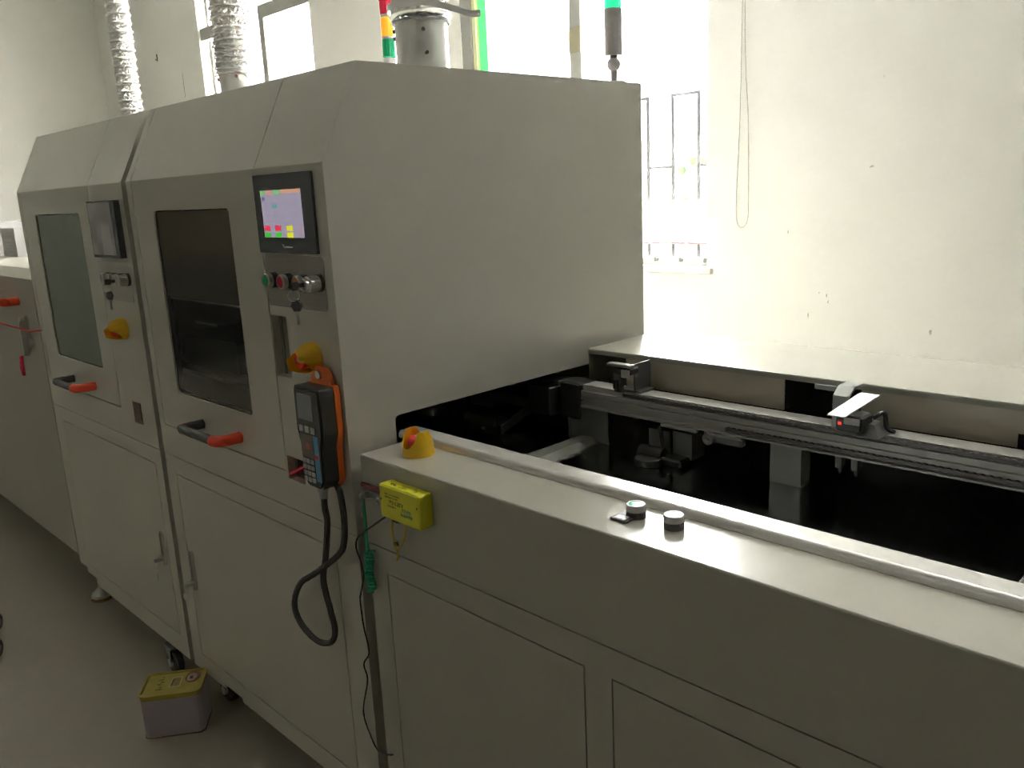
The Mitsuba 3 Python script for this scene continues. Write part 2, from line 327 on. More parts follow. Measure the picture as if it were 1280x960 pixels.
def keylock(base, x, z, hang, y=0.0):
    k = base + '__key_switch'; labels[k] = {'label': 'chrome key switch with a black key in it'}
    obj(k + '__gasket', lathe([(.0165, 0), (.0165, .006), (.015, .007)], (x, y, z), (0, -1, 0)), BLACK, 35)
    obj(k + '__barrel', lathe([(.0148, .006), (.0150, .028), (.0125, .031), (.0125, .036), (.010, .038), (.009, .036)], (x, y, z), (0, -1, 0)), CHROME, 30)
    obj(k + '__key', cat(bx(x - .0015, x + .0015, y - .048, y - .036, z - .004, z + .004, .0005), hull(np.vstack([bx(x - .0025, x + .0025, y - .062, y - .046, z - .008, z + .007, .002).vertices]))), BLACK)
    if hang:
        obj(k + '__key_ring', tube([(x, y - .058 + .012 * math.sin(a), z - .017 + .010 * math.cos(a)) for a in np.linspace(0, 2 * np.pi, 24)], .0009, 6), STEEL, True)
        obj(k + '__spare_key', lathe([(.0115, -.0025), (.0122, -.0015), (.0122, .0015), (.0115, .0025)], (x, y - .054, z - .036), (.5, -1, 0), 6), BLACK)
        obj(k + '__spare_key_blade', bx(x - .001, x + .001, y - .057, y - .051, z - .072, z - .046, .0004), STEEL)
def dhandle(base, x0, x1, z, lab):
    k = base + '__handle'; labels[base + '__handle'] = {'label': lab}
    p = .055
    P = [(x0, 0, z), (x0, -p + .016, z), (x0 + .005, -p + .005, z), (x0 + .016, -p, z), (x1 - .016, -p, z), (x1 - .005, -p + .005, z), (x1, -p + .016, z), (x1, 0, z)]
    obj(k + '__grip', tube(spline(P[:5], 5), .0115, 16), BLACK, True)
    obj(k + '__red_sleeve', tube(spline([(x1 - .032, -p, z), (x1 - .014, -p + .002, z), (x1 - .003, -p + .012, z), (x1, -p + .03, z), (x1, 0.001, z)], 6), [.0105] + [.0132] * 22 + [.0132, .0125], 16), ORED, True)
    obj(k + '__end_cap', cyl((x0 - .008, -p + .012, z), (-1, -.25, 0), .0095, .006), ORED, 30)
    return k

# ---------------------------------------------------------------- cabinets (same build twice)
ZB, ZT, CH = 1.46, 1.636, .088           # bend height, top, chamfer depth
DEPTH = .935
OUT = [(0, .11), (0, ZB), (CH, ZT), (DEPTH, ZT), (DEPTH, .11)]
def cabinet(name, X, W, strip, win, low, lab, tunnel, pockets, bot=.112, notch=None):
    """X: right edge, W: width."""
    t = .018; L = X - W; g = .0013
    thing(name, lab, 'machine cabinet')
    B = name + '__body'
    prof = sg.Polygon([(t, .11), (t, ZB - .01), (CH + .012, ZT - .018), (DEPTH, ZT - .018), (DEPTH, .11)])
    bent = sg.Polygon([(0, ZB - .002), (0, ZB), (CH, ZT), (CH + .06, ZT + .0004), (CH + .06, ZT - .014), (CH + .006, ZT - .014), (t, ZB - .004), (t, ZB - .002)])
    sidep = sg.Polygon([(0, .749), (0, ZB), (CH, ZT), (DEPTH, ZT), (DEPTH, .749)]).difference(bent).difference(sg.box(-.1, .5, t, ZB - .002)).buffer(-.0002).buffer(.0002)
    sidep = max(getattr(sidep, 'geoms', [sidep]), key=lambda q: q.area)
    holes = rr(.113, .78, .90, .9685, .010) if tunnel else sg.box(9, 9, 9.1, 9.1)
    parts = []
    # shell: sides, back, top, base block
    parts.append(bx(L + .02, X - .02, DEPTH - .018, DEPTH, .749, ZT - .02, 0))
    parts.append(bx(L, X, CH + .03, DEPTH, ZT - .018, ZT, .001))
    parts.append(pyz(sidep, L, L + .018))
    parts.append(bx(L + .0, X - .0, t + .0005, DEPTH, .11, .7465, 0))
    obj(B, cat(*parts), PAINT, label='light grey painted steel carcass')
    obj(name + '__side_panel', pyz(sidep.difference(holes), X - .018, X), PAINT)
    # front skin
    xs = X - strip; dl = L + .030
    zd = .8305
    # continuous front frame: left margin, fascia under the door, control strip
    fr = sg.box(L, .749, X, ZB - .002).difference(sg.box(dl, zd, xs, ZB + 1)).difference(pockets)
    obj(name + '__front_frame', cat(pxz(fr, 0, t), pyz(bent, L, dl), pyz(bent, xs, X)), PAINT)
    # door with a window
    hole = rr(win[0], win[2], win[1], win[3], .012)
    q = 2 * g
    obj(name + '__door', cat(pxz(sg.box(dl + q, zd + q, xs - q, ZB - .002).difference(hole), 0, t), pyz(bent, dl + q, xs - q)), PAINT, label='grey door with a chamfered top and a tall window')
    obj(name + '__door__window_pane', pxz(hole.buffer(.004), .0030, .0045), SMOKED, label='smoked clear pane with rounded corners')
    obj(name + '__door__gasket', pxz(hole.buffer(-.0002).difference(hole.buffer(-.003)), .0046, .018), BLACK)
    back_ = sg.box(dl - .01, zd - .01, xs + .01, ZB - .02).difference(rr(win[0] - .005, win[2] - .005, win[1] + .005, win[3] + .005))
    obj(name + '__seal', cat(pxz(back_, t + .0002, t + .003), pxz(sg.box(L + .004, .735, X - .004, .7485), .004, t), pyz(sg.Polygon([(t, ZB - .03), (CH + .012, ZT - .02), (CH + .016, ZT - .03), (t + .004, ZB - .04)]), dl - .01, xs + .01)), GROOVE, label='dark seal behind the door seam')
    lowframe = sg.box(L, bot, X, .7468).difference(sg.box(low[0] - q, low[2] - q, low[1] + q, low[3] + q))
    if notch: lowframe = lowframe.difference(notch)
    obj(name + '__lower_frame', pxz(lowframe, 0, t), PAINT)
    obj(name + '__lower_door', pxz(sg.box(low[0], low[2], low[1], low[3]), 0.0, t), PAINT)
SLOT = rr(-.245, 1.043, -.184, 1.170, .004)
C2, C1 = 'machine_cabinet', 'machine_cabinet_001'
cabinet(C2, 0.0, .905, .247, (-.761, -.374, .933, 1.386), (-.845, -.085, .168, .697), 'large light grey machine cabinet nearest the camera with a dark touch panel and tall window', True, SLOT.union(sg.box(-.243, .816, -.176, .869)), notch=sg.box(-.72, .1, -.62, .124))
cabinet(C1, -.936, .894, .240, (-1.683, -1.276, .934, 1.387), (-1.747, -.985, .175, .699), 'light grey machine cabinet behind the near one, further left, with a pale touch screen', False, sg.box(-1.085, .803, -1.025, .865), notch=sg.Polygon([(-1.84, .1), (-1.84, .154), (-1.70, .154), (-1.64, .1)]))

# inside of the near cabinet
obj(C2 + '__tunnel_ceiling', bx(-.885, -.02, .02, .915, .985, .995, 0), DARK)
obj(C2 + '__inner_panel', pxz(sg.box(-.758, 1.178, -.377, 1.383), .007, .010), BAFFLE, label='brownish inner panel behind the window')  # made-up backing, its brown stands in for a reflection in the pane
obj(C2 + '__inner_ledge', bx(-.758, -.377, .012, .018, 1.171, 1.177, .001), ALU, label='thin bright metal ledge')
obj(C2 + '__inner_box', bx(-.82, -.52, .05, .5, .996, 1.075, .004), BLACK)
obj(C2 + '__inner_post', bx(-.50, -.43, .06, .10, .996, 1.168, .012), pr('blue_grey', (.16, .19, .21), .4), label='blue grey upright inside the window')  # stands in for the reflection of a person in blue
obj(C2 + '__inner_bracket', bx(-.72, -.60, .05, .07, 1.108, 1.114, .001), ALU)
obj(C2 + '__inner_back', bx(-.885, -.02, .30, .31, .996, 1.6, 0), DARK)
obj(C1 + '__inner_panel', pxz(sg.box(-1.680, .937, -1.279, 1.384), .007, .010), pr('inner_green', (.115, .125, .10), .4), label='greenish inner panel behind the window')  # made-up backing, put in to give the pane its brightness
# touch panel of the near cabinet
h = C2 + '__touch_panel'
obj(h, pxz(rr(-.247, 1.297, -.036, 1.447, .004), -.006, 0.002), HMIBEZEL, label='black touch panel with a lit colour screen')
def emit(c, s=1.0): return {'emitter': {'type': 'area', 'radiance': {'type': 'rgb', 'value': [s * v for v in c]}}}
def lin(r, g, b): return tuple(((v / 255 + .055) / 1.055) ** 2.4 if v > 10 else v / 3294 for v in (r, g, b))
SX0, SX1, SZ0, SZ1 = -.220, -.073, 1.327, 1.417
obj(h + '__screen', bx(SX0, SX1, -.0068, -.0060, SZ0, SZ1, 0), BLACK, label='pale lilac screen', **emit(lin(128, 122, 138), .8))
def patch(u0, u1, v0, v1, c):
    obj(h + '__screen_tile', bx(SX0 + u0 * (SX1 - SX0), SX0 + u1 * (SX1 - SX0), -.0074, -.0069, SZ1 - v1 * (SZ1 - SZ0), SZ1 - v0 * (SZ1 - SZ0), 0), BLACK, **emit(lin(*c), .8))
patch(.0, .12, 0, .10, (105, 150, 95)); patch(.16, .30, 0, .10, (170, 115, 100)); patch(.34, .50, 0, .10, (100, 155, 100)); patch(.52, 1, 0, .08, (170, 125, 100))
patch(.03, .10, .14, .22, (80, 85, 110)); patch(.28, .40, .30, .38, (75, 125, 120))
patch(.02, .95, .285, .292, (100, 95, 110)); patch(.05, .40, .525, .53, (100, 95, 112)); patch(.5, .95, .53, .536, (120, 95, 110)); patch(.02, .7, .73, .736, (110, 105, 120))
for j, (u, a, b) in enumerate(((.02, (190, 45, 70), (50, 150, 45)), (.30, (185, 45, 65), (55, 160, 50)), (.59, (185, 180, 40), (190, 190, 30)))):
    patch(u, u + .15, .745, .86, a); patch(u, u + .15, .89, 1, b)
patch(.90, .96, .75, .85, (140, 115, 120)); patch(.90, .96, .88, .97, (140, 115, 120))
obj(h + '__emblem', cat(pxz(sg.Polygon([(-.158, 1.314), (-.153, 1.314), (-.148, 1.307), (-.151, 1.306), (-.155, 1.311)]), -.0064, -.006), pxz(rr(-.146, 1.3075, -.120, 1.3105), -.0064, -.006)), WHITE, label='small pale emblem on the bezel')
# operating plate, buttons, key switch
obj(C2 + '__button_plate', pxz(rr(-.2435, 1.190, -.027, 1.293, .010), -.0012, .0002), PLATE, label='dark brushed steel button plate')
zb = 1.243
pushbutton(C2, -.206, zb, GREENCAP, 'chrome rimmed green push button', -.001)
pushbutton(C2, -.150, zb, REDCAP, 'chrome rimmed red push button', -.001)
pushbutton(C2, -.093, zb, AMBERCAP, 'chrome rimmed amber push button', -.001)
keylock(C2, -.0435, zb + .001, True, -.001)
obj(C2 + '__slot', cat(pxz(SLOT.buffer(.002), .045, .047), pxz(SLOT.buffer(.002).difference(SLOT.buffer(.0004)), .0005, .046)), PAINT, label='recessed pocket')
obj(C2 + '__slot_knob', lathe([(.014, 0), (.016, .003), (.016, .010), (.013, .014)], (-.203, .045, 1.072), (0, -1, 0)), LGREY, 35, label='round pale knob in the pocket')
def redswitch(c, x0, x1, z0, z1, open_):
    k = c + '__isolator'; labels[k] = {'label': 'red lever in a square recess'}
    r = sg.box(x0, z0, x1, z1)
    obj(k + '__recess', cat(pxz(r.buffer(.0015), .040, .042), pxz(r.buffer(.0015).difference(r.buffer(.0003)), .0005, .041)), RECESS)
    obj(k + '__base', bx(x0 + .030, x1 - .002, .022, .040, z0 + .002, z1 - .002, .003), CRIM)
    if open_: obj(k + '__lever', moved(bx(-.007, .007, -.004, .004, 0, .046, .003), (x0 + .045, .026, z0 + .034), (-.45, -1, -.4)), CRIM)
    else: obj(k + '__lever', bx(x0 + .036, x0 + .050, .008, .023, z0 + .012, z1 - .008, .003), CRIM)
RECESS = pr('recess', (.24, .22, .185), .5)
redswitch(C2, -.243, -.176, .816, .869, True); redswitch(C1, -1.085, -1.025, .803, .865, False)
estop(C2, (-.092, -.0003, 1.098), (0, -1, 0), .5, 'yellow guarded red emergency stop')
dhandle(C2 + '__door', -.637, -.446, .872, 'black bow handle with a red sleeve')
# ---- far cabinet front fittings
h = C1 + '__touch_panel'
obj(h, pxz(rr(-1.158, 1.267, -.966, 1.417, .003), -.016, .002), HMIBEZEL, label='black framed touch panel with a pale screen')
def scr1(p, n, uv):  # reflected window glare painted into the screen colour
    t = fbm(p.x * 14 + 5, 0.0, p.z * 12, 2)
    c = mix((.22, .20, .21), (.34, .32, .33), smoothstep(.35, .6, t))
    w = smoothstep(.013, .005, dr.abs(p.x + 1.045) - .018 - (1.36 - p.z) * .12) * smoothstep(1.365, 1.345, p.z)
    return mix(c, (.50, .48, .48), w * .7)
obj(h + '__screen', bx(-1.152, -.990, -.0168, -.016, 1.275, 1.412, 0), pr('pale_screen', mikit.proc(scr1), 0.12), label='pale grey screen')
obj(C1 + '__button_plate', pxz(rr(-1.172, 1.150, -.958, 1.255, .010), -.0012, .0002), pr('plate_light', (.45, .435, .385), .38, .2), label='grey button plate')
zc = 1.211
pushbutton(C1, -1.106, zc, pr('grey_cap', (.25, .30, .31), .3), 'chrome rimmed grey push button', -.001)
pushbutton(C1, -1.062, zc, pr('pink_cap', (.50, .30, .25), .3), 'chrome rimmed salmon push button', -.001)
pushbutton(C1, -1.016, zc, WHITE, 'chrome rimmed white push button', -.001)
keylock(C1, -.975, zc, True, -.001)
estop(C1, (-1.058, -.0003, 1.074), (0, -1, 0), .5, 'yellow guarded red emergency stop')
dhandle(C1 + '__door', -1.560, -1.372, .870, 'black bow handle with a red sleeve')
# ---- lower door latches
def latch(c, x, z0, z1, flip):
    k = c + '__lower_door__latch'
    labels[k] = {'label': 'chrome lozenge door latch'}
    w = .0095
    p = sg.LineString([(x, z0 + w), (x, z1 - w)]).buffer(w, quad_segs=8); q = sg.LineString([(x, z0 + w), (x, z1 - w)]).buffer(w - .003, quad_segs=8)
    obj(k, cat(pxz(p.difference(q), -.006, .001), pxz(q, -.0025, .001),
               cyl((x, 0, z0 + .022), (0, -1, 0), .0065, .012), bx(x - .004, x + .004, -.034, -.010, z0 + .016, z0 + .028, .001),
               tube([(x, -.030 + .006 * math.sin(a), z0 + .010 + .008 * math.cos(a)) for a in np.linspace(0, 6.283, 16)], .0008, 5),
               lathe([(.010, -.001), (.0108, 0), (.010, .001)], (x, -.031, z0 - .008), (.6, -1, .1), 6), bx(x + .002, x + .005, -.032, -.029, z0 - .036, z0 - .014, .0005)), STEEL, 35)
latch(C2, -.818, .370, .487, 1); latch(C1, -1.012, .388, .492, 0)
# ---- feet and casters
def foot(c, x, y, ztop=.12):
    k = c + '__levelling_foot'
    n = obj(k, cat(lathe([(.037, .012), (.036, .022), (.015, .040), (.012, .044)], (x, y, 0), n=8), cyl((x, y, .04), (0, 0, 1), .008, ztop - .035)), CHROME, 20, label='chrome levelling foot on a brown pad')
    obj(n + '__pad', lathe([(.036, 0), (.038, .003), (.037, .012)], (x, y, 0)), pr('pad' + n[-3:], (.16, .07, .02), .6), 30)
def caster(c, x, y, ztop=.12):
    k = c + '__caster'; i = 0
    while k + '__wheel' in scene: i += 1; k = c + f'__caster_{i:03d}'
    labels[k] = {'label': 'black rubber caster with a pale hub'}
    obj(k + '__wheel', lathe([(.012, -.013), (.034, -.013), (.038, -.008), (.038, .008), (.034, .013), (.012, .013)], (x, y, .038), (0, 1, 0), 32), RUBBER, 30)
    obj(k + '__hub', lathe([(.011, -.0225), (.013, -.021), (.013, .021), (.011, .0225)], (x, y, .038), (0, 1, 0), 20), LGREY, 30)
    obj(k + '__fork', cat(bx(x - .012, x + .012, y - .020, y - .016, .035, .088, .001), bx(x - .012, x + .012, y + .016, y + .020, .035, .088, .001), bx(x - .03, x + .03, y - .022, y + .022, .086, .094, .002), cyl((x, y, .09), (0, 0, 1), .012, ztop - .088)), DGREY)
foot(C1, -1.806, .045, .16); caster(C1, -1.10, .018); foot(C1, -1.0, .80); foot(C1, -1.78, .80)
caster(C2, -.83, .06); foot(C2, -.10, .08); foot(C2, -.84, .82); foot(C2, -.08, .82)

# ---- far machine at the left edge of the frame
C0 = thing('machine_cabinet_002', 'low light grey machine with a red handle at the left frame edge', 'machine cabinet')
p0 = sg.Polygon([(0, .182), (0, 1.174), (.055, 1.200), (DEPTH, 1.200), (DEPTH, .182)])
obj(C0 + '__body', pyz(p0, -4.7, -1.838), PAINTM)
obj(C0 + '__handle', tube(spline([(-2.5, 0.001, 1.091), (-2.5, -.03, 1.091), (-2.47, -.05, 1.091), (-2.06, -.05, 1.091), (-2.03, -.035, 1.091), (-2.028, 0.001, 1.091)], 6), .0145, 14), ORED, True, label='red bow handle')
k = C0 + '__toggle_clamp'; labels[k] = {'label': 'steel toggle clamp with a red grip'}
obj(k + '__lever', cat(bx(-1.968, -1.954, -.012, 0, .955, 1.045, .002), bx(-1.966, -1.956, -.030, -.011, .905, 1.03, .002), cyl((-1.962, -.010, 1.032), (0, -1, 0), .010, .016), cyl((-1.972, -.010, .945), (0, -1, 0), .010, .014), bx(-1.985, -1.972, -.015, 0, .915, .960, .003), cyl((-1.938, -.0005, .950), (0, -1, 0), .016, .012)), STEEL)
obj(k + '__grip', tube([(-1.975, -.035, .905), (-1.97, -.04, .87), (-1.958, -.042, .838)], [.006, .008, .006], 10), CRIM, True)
obj(C0 + '__red_cord', tube([(-2.7, -.034, 1.006), (-2.2, -.034, 1.0055), (-1.83, -.034, 1.005), (-1.815, -.028, 1.005), (-1.808, -.001, 1.005)], .0026, 6), RED, True, label='thin red cord stretched across')
foot(C0, -4.4, .08, .19); foot(C0, -2.1, .85, .19); foot(C0, -4.4, .85, .19)
def slots(x0, x1, z0, z1, nx, nz, sx, sz):
    P = []
    for i in range(nx):
        for j in range(nz):
            cx = x0 + (i + .5 + (.25 if j % 2 else -.25)) * (x1 - x0) / nx; cz = z0 + (j + .5) * (z1 - z0) / nz
            P.append(sg.box(cx - sx / 2, cz - sz / 2, cx + sx / 2, cz + sz / 2))
    return sg.MultiPolygon(P)
def ventbox(name, x0, x1, y0, y1, z0, z1, perf, lab):
    thing(name, lab, 'vent box'); t = .002
    f = sg.box(x0, z0, x1, z1); tp = sg.box(x0, y0, x1, y1); sd = sg.box(y0 + t, z0, y1, z1)
    slot = [sa.rotate(sg.LineString([(y0 + .08, z0 + a), (y0 + .105, z0 + a)]).buffer(.006, quad_segs=3), 25) for a in (.03, .065, .10)]
    for q in slot: sd = sd.difference(q)
    if perf:
        f = f.difference(slots(x0 + .02, x1 - .02, z0 + .012, z1 - .012, 7, 7, .010, .006)); tp = tp.difference(slots(x0 + .02, x1 - .02, y0 + .015, y1 - .03, 7, 7, .010, .009))
    obj(name + '__front', pxz(f, y0, y0 + t), LGREY); obj(name + '__lid', pxy(tp, z1, z1 + t), LGREY)
    obj(name + '__side', pyz(sd, x1 - t, x1), LGREY); obj(name + '__side', pyz(sd, x0, x0 + t), LGREY)
    obj(name + '__core', bx(x0 + .01, x1 - .012, y0 + .012, y1 - .01, z0, z1 - .012, .002), pr('core' + name[-3:], (.20, .20, .185), .5))
ventbox('vent_box', -3.20, -2.985, .275, .50, 1.20, 1.325, True, 'perforated light grey vent box on the low machine at the left edge')
ventbox('vent_box_001', -3.62, -3.42, .30, .55, 1.20, 1.35, False, 'pale slotted box left of the perforated vent box, cut by the frame edge')

# ---------------------------------------------------------------- conveyor table
TB = thing('conveyor_table', 'long light grey conveyor table with a dark open tray, to the right of the cabinets', 'conveyor')
X0, X1, ZT2 = .035, 2.5, .924
r = .004
topskin = sg.Polygon([(0, .749), (0, ZT2 - r)] + [(r - r * math.cos(a), ZT2 - r + r * math.sin(a)) for a in np.linspace(0, math.pi / 2, 6)] + [(.158, ZT2), (.158, .80), (.152, .80), (.152, ZT2 - .012), (.018, ZT2 - .012), (.018, .749)])
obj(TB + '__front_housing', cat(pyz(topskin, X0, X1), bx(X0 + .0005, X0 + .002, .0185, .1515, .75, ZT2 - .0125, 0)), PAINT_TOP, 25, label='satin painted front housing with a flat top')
doors = [(.093, .579), (.635, 1.121), (1.177, 1.663), (1.719, 2.205)]
lf = sg.box(X0, .105, X1, .7468)
for a, b in doors: lf = lf.difference(sg.box(a - .0025, .165, b + .0025, .6995))
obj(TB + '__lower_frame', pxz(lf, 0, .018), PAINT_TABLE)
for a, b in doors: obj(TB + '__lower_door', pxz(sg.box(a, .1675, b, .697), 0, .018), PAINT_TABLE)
obj(TB + '__base', cat(bx(X0 + .0003, X1, .0183, .93, .105, .745, 0), pxz(sg.box(X0 + .003, .735, X1 - .003, .7487), .004, .0175)), GROOVE)
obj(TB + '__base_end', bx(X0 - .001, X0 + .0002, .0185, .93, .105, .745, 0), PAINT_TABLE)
obj(TB + '__tray', cat(bx(.001, X1, .161, .93, .799, .812, 0), bx(X0, X1, .1585, .1605, .812, ZT2 - .003, 0)), TRAY, label='glossy black tray')
obj(TB + '__tray_back', bx(.002, X1, .905, .93, .812, 1.0, 0), DARK)
rail = sg.Polygon([(.116, ZT2)] + [(.126 - .010 * math.cos(a), ZT2 + .001 + .0125 * math.sin(a)) for a in np.linspace(0, math.pi / 2, 7)] + [(.160, ZT2 + .0135), (.164, ZT2 + .011), (.164, ZT2)])
obj(TB + '__edge_rail', pyz(rail, .0015, X1), ALUW, 25, label='bright rounded aluminium edge rail')
for x in (.6, 1.9): foot(TB, x, .07, .12)
foot(TB, 1.9, .85, .12); foot(TB, .3, .85, .12)
# rear cover box
CZ = 1.017
cov = sg.Polygon([(.668, CZ - .004), (.6695, CZ - .001), (.672, CZ), (.953, CZ), (.957, CZ - .004), (.957, .105), (.945, .105), (.945, CZ - .012), (.668, CZ - .012)])
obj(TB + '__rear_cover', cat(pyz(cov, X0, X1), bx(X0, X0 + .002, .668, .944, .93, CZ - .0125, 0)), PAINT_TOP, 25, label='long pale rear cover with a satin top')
for a, b in ((.147, .541), (.695, 1.35), (1.5, 2.0), (2.15, X1)):
    q = sg.box(a, .942, b, CZ - .0122)
    if a == .695: q = q.difference(sg.box(.957, .93, 1.02, .966))
    obj(TB + '__cover_panel', pxz(q, .6695, .672), PANEL)
obj(TB + '__cover_back', cat(bx(X0 + .003, .147, .74, .742, .90, CZ - .0125, 0)), DGREY)
obj(TB + '__cover_end', bx(.541, .542, .672, .90, .942, CZ - .0125, 0), DARK)
# supports standing in the tray
obj(TB + '__support_plate', cat(bx(.030, .145, .600, .604, .8125, .905, .001), bx(.026, .034, .596, .66, .8125, .905, .001)), DGREY)
obj(TB + '__support_plate', bx(.549, .614, .602, .640, .8125, .8945, .001), pr('post_grey', (.34, .345, .335), .35), label='grey support post in the middle of the tray')
obj(TB + '__support_plate', bx(1.34, 1.405, .602, .640, .8125, .8945, .001), DGREY)
obj(TB + '__support_plate', bx(1.088, 1.10, .17, .24, .812, .92, .001), DGREY)
obj(TB + '__cross_bar', hull([(.058, .165, .8125), (.135, .165, .8125), (.118, .598, .8125), (.062, .598, .8125), (.058, .165, .822), (.118, .165, .826), (.102, .598, .826), (.062, .598, .822)]), pr('bar_grey', (.15, .15, .13), .45), label='grey bar lying across the tray')
obj(TB + '__motor_bracket', cat(bx(.256, .312, .605, .609, .822, .872, .001), bx(.322, .374, .600, .606, .822, .878, .001), bx(.372, .376, .592, .64, .822, .880, .001)), DGREY)
obj(TB + '__motor', cat(cyl((.262, .570, .8295), (1, 0, 0), .016, .06), bx(.300, .372, .555, .595, .8125, .830, .004), cyl((.30, .545, .8125), (0, 0, 1), .030, .016)), BLACK, 30, label='black drive motor in the tray')
obj(TB + '__drive_strut', rod((.300, .585, .888), (.316, .58, .832), .0045), BLACK)
obj(TB + '__idler_wheel', cat(lathe([(.012, 0), (.012, .012)], (.430, .578, .886), (0, -1, 0)), lathe([(.004, .012), (.005, .0165), (.002, .017)], (.430, .578, .886), (0, -1, 0))), STEEL, 30)
obj(TB + '__drive_housing', bx(.412, .50, .5795, .60, .876, .8945, .004), DGREY)
# conveyor beam with two chain tracks
YB = .590
BZ = .947
bp_ = sg.Polygon([(YB + .002, BZ), (.645, BZ), (.645, .895), (YB - .002, .895), (YB - .002, .899), (YB + .008, .899), (YB + .008, .913), (YB, .913), (YB, .921), (YB + .004, .921), (YB + .004, .9235), (YB, .9235), (YB, .9345), (YB + .008, .9345), (YB + .008, .9475 - .0), (YB + .006, BZ)]).buffer(0)
obj(TB + '__conveyor_beam', pyz(bp_, .075, X1), BEAM, label='grey aluminium conveyor beam with two chain tracks')
def chain(z, x0):
    ms = []
    link = cyl((0, 0, 0), (0, -1, 0), .0048, .006, .0005, 8)
    bar = bx(0, .0127, -.0058, -.0046, -.003, .003, .0006)
    for i, x in enumerate(np.arange(x0, 1.75, .0127)):
        a = link.copy(); a.apply_translation([x, YB + .007, z]); ms.append(a)
        b = bar.copy(); b.apply_translation([x, YB + .007 - (.0008 if i % 2 else 0), z]); ms.append(b)
    return cat(*ms)
obj(TB + '__conveyor_beam__drive_chain', chain(.9405, .20), CHAIN, label='upper roller chain', kind='stuff')
obj(TB + '__conveyor_beam__drive_chain', chain(.906, .46), CHAIN, label='lower roller chain', kind='stuff')
obj(TB + '__conveyor_beam__hanger', cat(*[bx(x - .006, x + .006, .592, .612, .872, .895, .001) for x in (.69, .72)], *[lathe([(.005, 0), (.002, .012)], (x, .602, .872), (0, 0, -1), 8) for x in (.69, .72)]), DGREY)
obj(TB + '__end_block', bx(.003, .066, .595, .66, .86, .947, .004), BLACK)
obj(TB + '__conveyor_beam__clip', bx(.302, .392, .584, .592, .8875, .894, .001), BEAM)
# the same conveyor running on inside the tunnel of the near cabinet
obj(C2 + '__inner_rail', cat(bx(-.85, -.002, .60, .66, .918, .944, .002), bx(-.85, -.03, .585, .66, .868, .893, .002)), pr('rail_dark', (.10, .10, .095), .45, .3), label='dark rail running through the cabinet')
obj(C2 + '__tunnel_floor', bx(-.88, .0005, .115, .898, .8085, .812, 0), TRAY, label='glossy black tunnel floor')
obj(C2 + '__inner_block', bx(-.075, -.001, .565, .665, .865, .935, .003), BLACK)
obj(C2 + '__inner_plate', bx(-.42, -.001, .660, .664, .787, .866, .001), pr('black_gloss', (.012, .015, .014), .12), label='glossy black plate in the tunnel')
obj(C2 + '__inner_lug', cat(moved(bx(-.06, .06, -.004, .004, -.014, .014, .002), (-.125, .575, .84), (.25, -.3, 1), 0.0), bx(-.30, -.18, .55, .60, .81, .835, .003), bx(-.33, -.24, .60, .65, .84, .86, .002)), DGREY)
obj(C2 + '__inner_tag', bx(-.200, -.188, .520, .524, .805, .818, .001), WHITE, label='small white tag')
# sensor brackets on the beam
def sensor(name, x, kind, lab):
    thing(name, lab, 'sensor')
    if kind == 0:
        obj(name + '__bracket', cat(bx(x - .012, x + .004, .585, .60, .947, .998, .001), bx(x - .012, x + .050, .60, .655, .9475, .952, .001), bx(x + .030, x + .034, .60, .66, .95, 1.012, .001)), pr('sensor_bracket', (.07, .07, .068), .4, .3), label='bent grey bracket')
        obj(name + '__cap', bx(x - .022, x + .042, .572, .592, 1.008, 1.014, .001), ALU)
        obj(name + '__head', cat(bx(x - .012, x + .040, .575, .61, .990, 1.008, .004), bx(x - .010, x, .578, .584, .955, .975, .001)), BLACK)
        obj(name + '__tag', bx(x + .016, x + .040, .5735, .5748, .985, 1.003, .001), LGREY)
    else:
        arch = sg.Polygon([(.60, .9472), (.60, 1.006), (.622, 1.020), (.66, 1.020), (.66, 1.016), (.624, 1.016), (.604, 1.004), (.604, .9472)])
        obj(name + '__bracket', cat(pyz(arch, x, x + .030), bx(x - .055, x + .012, .640, .644, 1.002, 1.012, .001)), pr('sensor_arch', (.36, .37, .36), .35, .4), 20, label='bent grey bracket')
        obj(name + '__cover', hull([(x + .02, .535, .985), (x + .02, .535, .987), (x + .052, .535, .985), (x + .052, .535, .987), (x + .05, .60, 1.015), (x + .05, .60, 1.018), (x + .085, .60, 1.015), (x + .085, .60, 1.018)]), ALUW, label='bright tilted cover plate')
        obj(name + '__head', cat(bx(x + .028, x + .075, .552, .60, .955, .985, .004), tube(spline([(x + .075, .60, .975), (x + .092, .605, .985), (x + .095, .61, .96), (x + .105, .62, .9485)], 5), .004, 8)), BLACK)
        obj(name + '__led', bx(x + .033, x + .040, .550, .5525, .967, .973, .001), RED, **emit((.5, .03, .02)))
        obj(name + '__label', bx(x + .044, x + .072, .5505, .5515, .970, .982, .0002), LGREY)
        obj(name + '__foot', hull([(x + .06, .565, .9475), (x + .10, .565, .9475), (x + .10, .62, .9475), (x + .06, .62, .9475), (x + .07, .58, .968), (x + .085, .58, .968), (x + .085, .61, .968), (x + .07, .61, .968)]), DGREY)
sensor('beam_sensor', .190, 0, 'small grey sensor bracket at the left end of the conveyor beam')
sensor('beam_sensor_001', .672, 1, 'sensor with a bright tilted plate in front of the black gap in the rear cover')
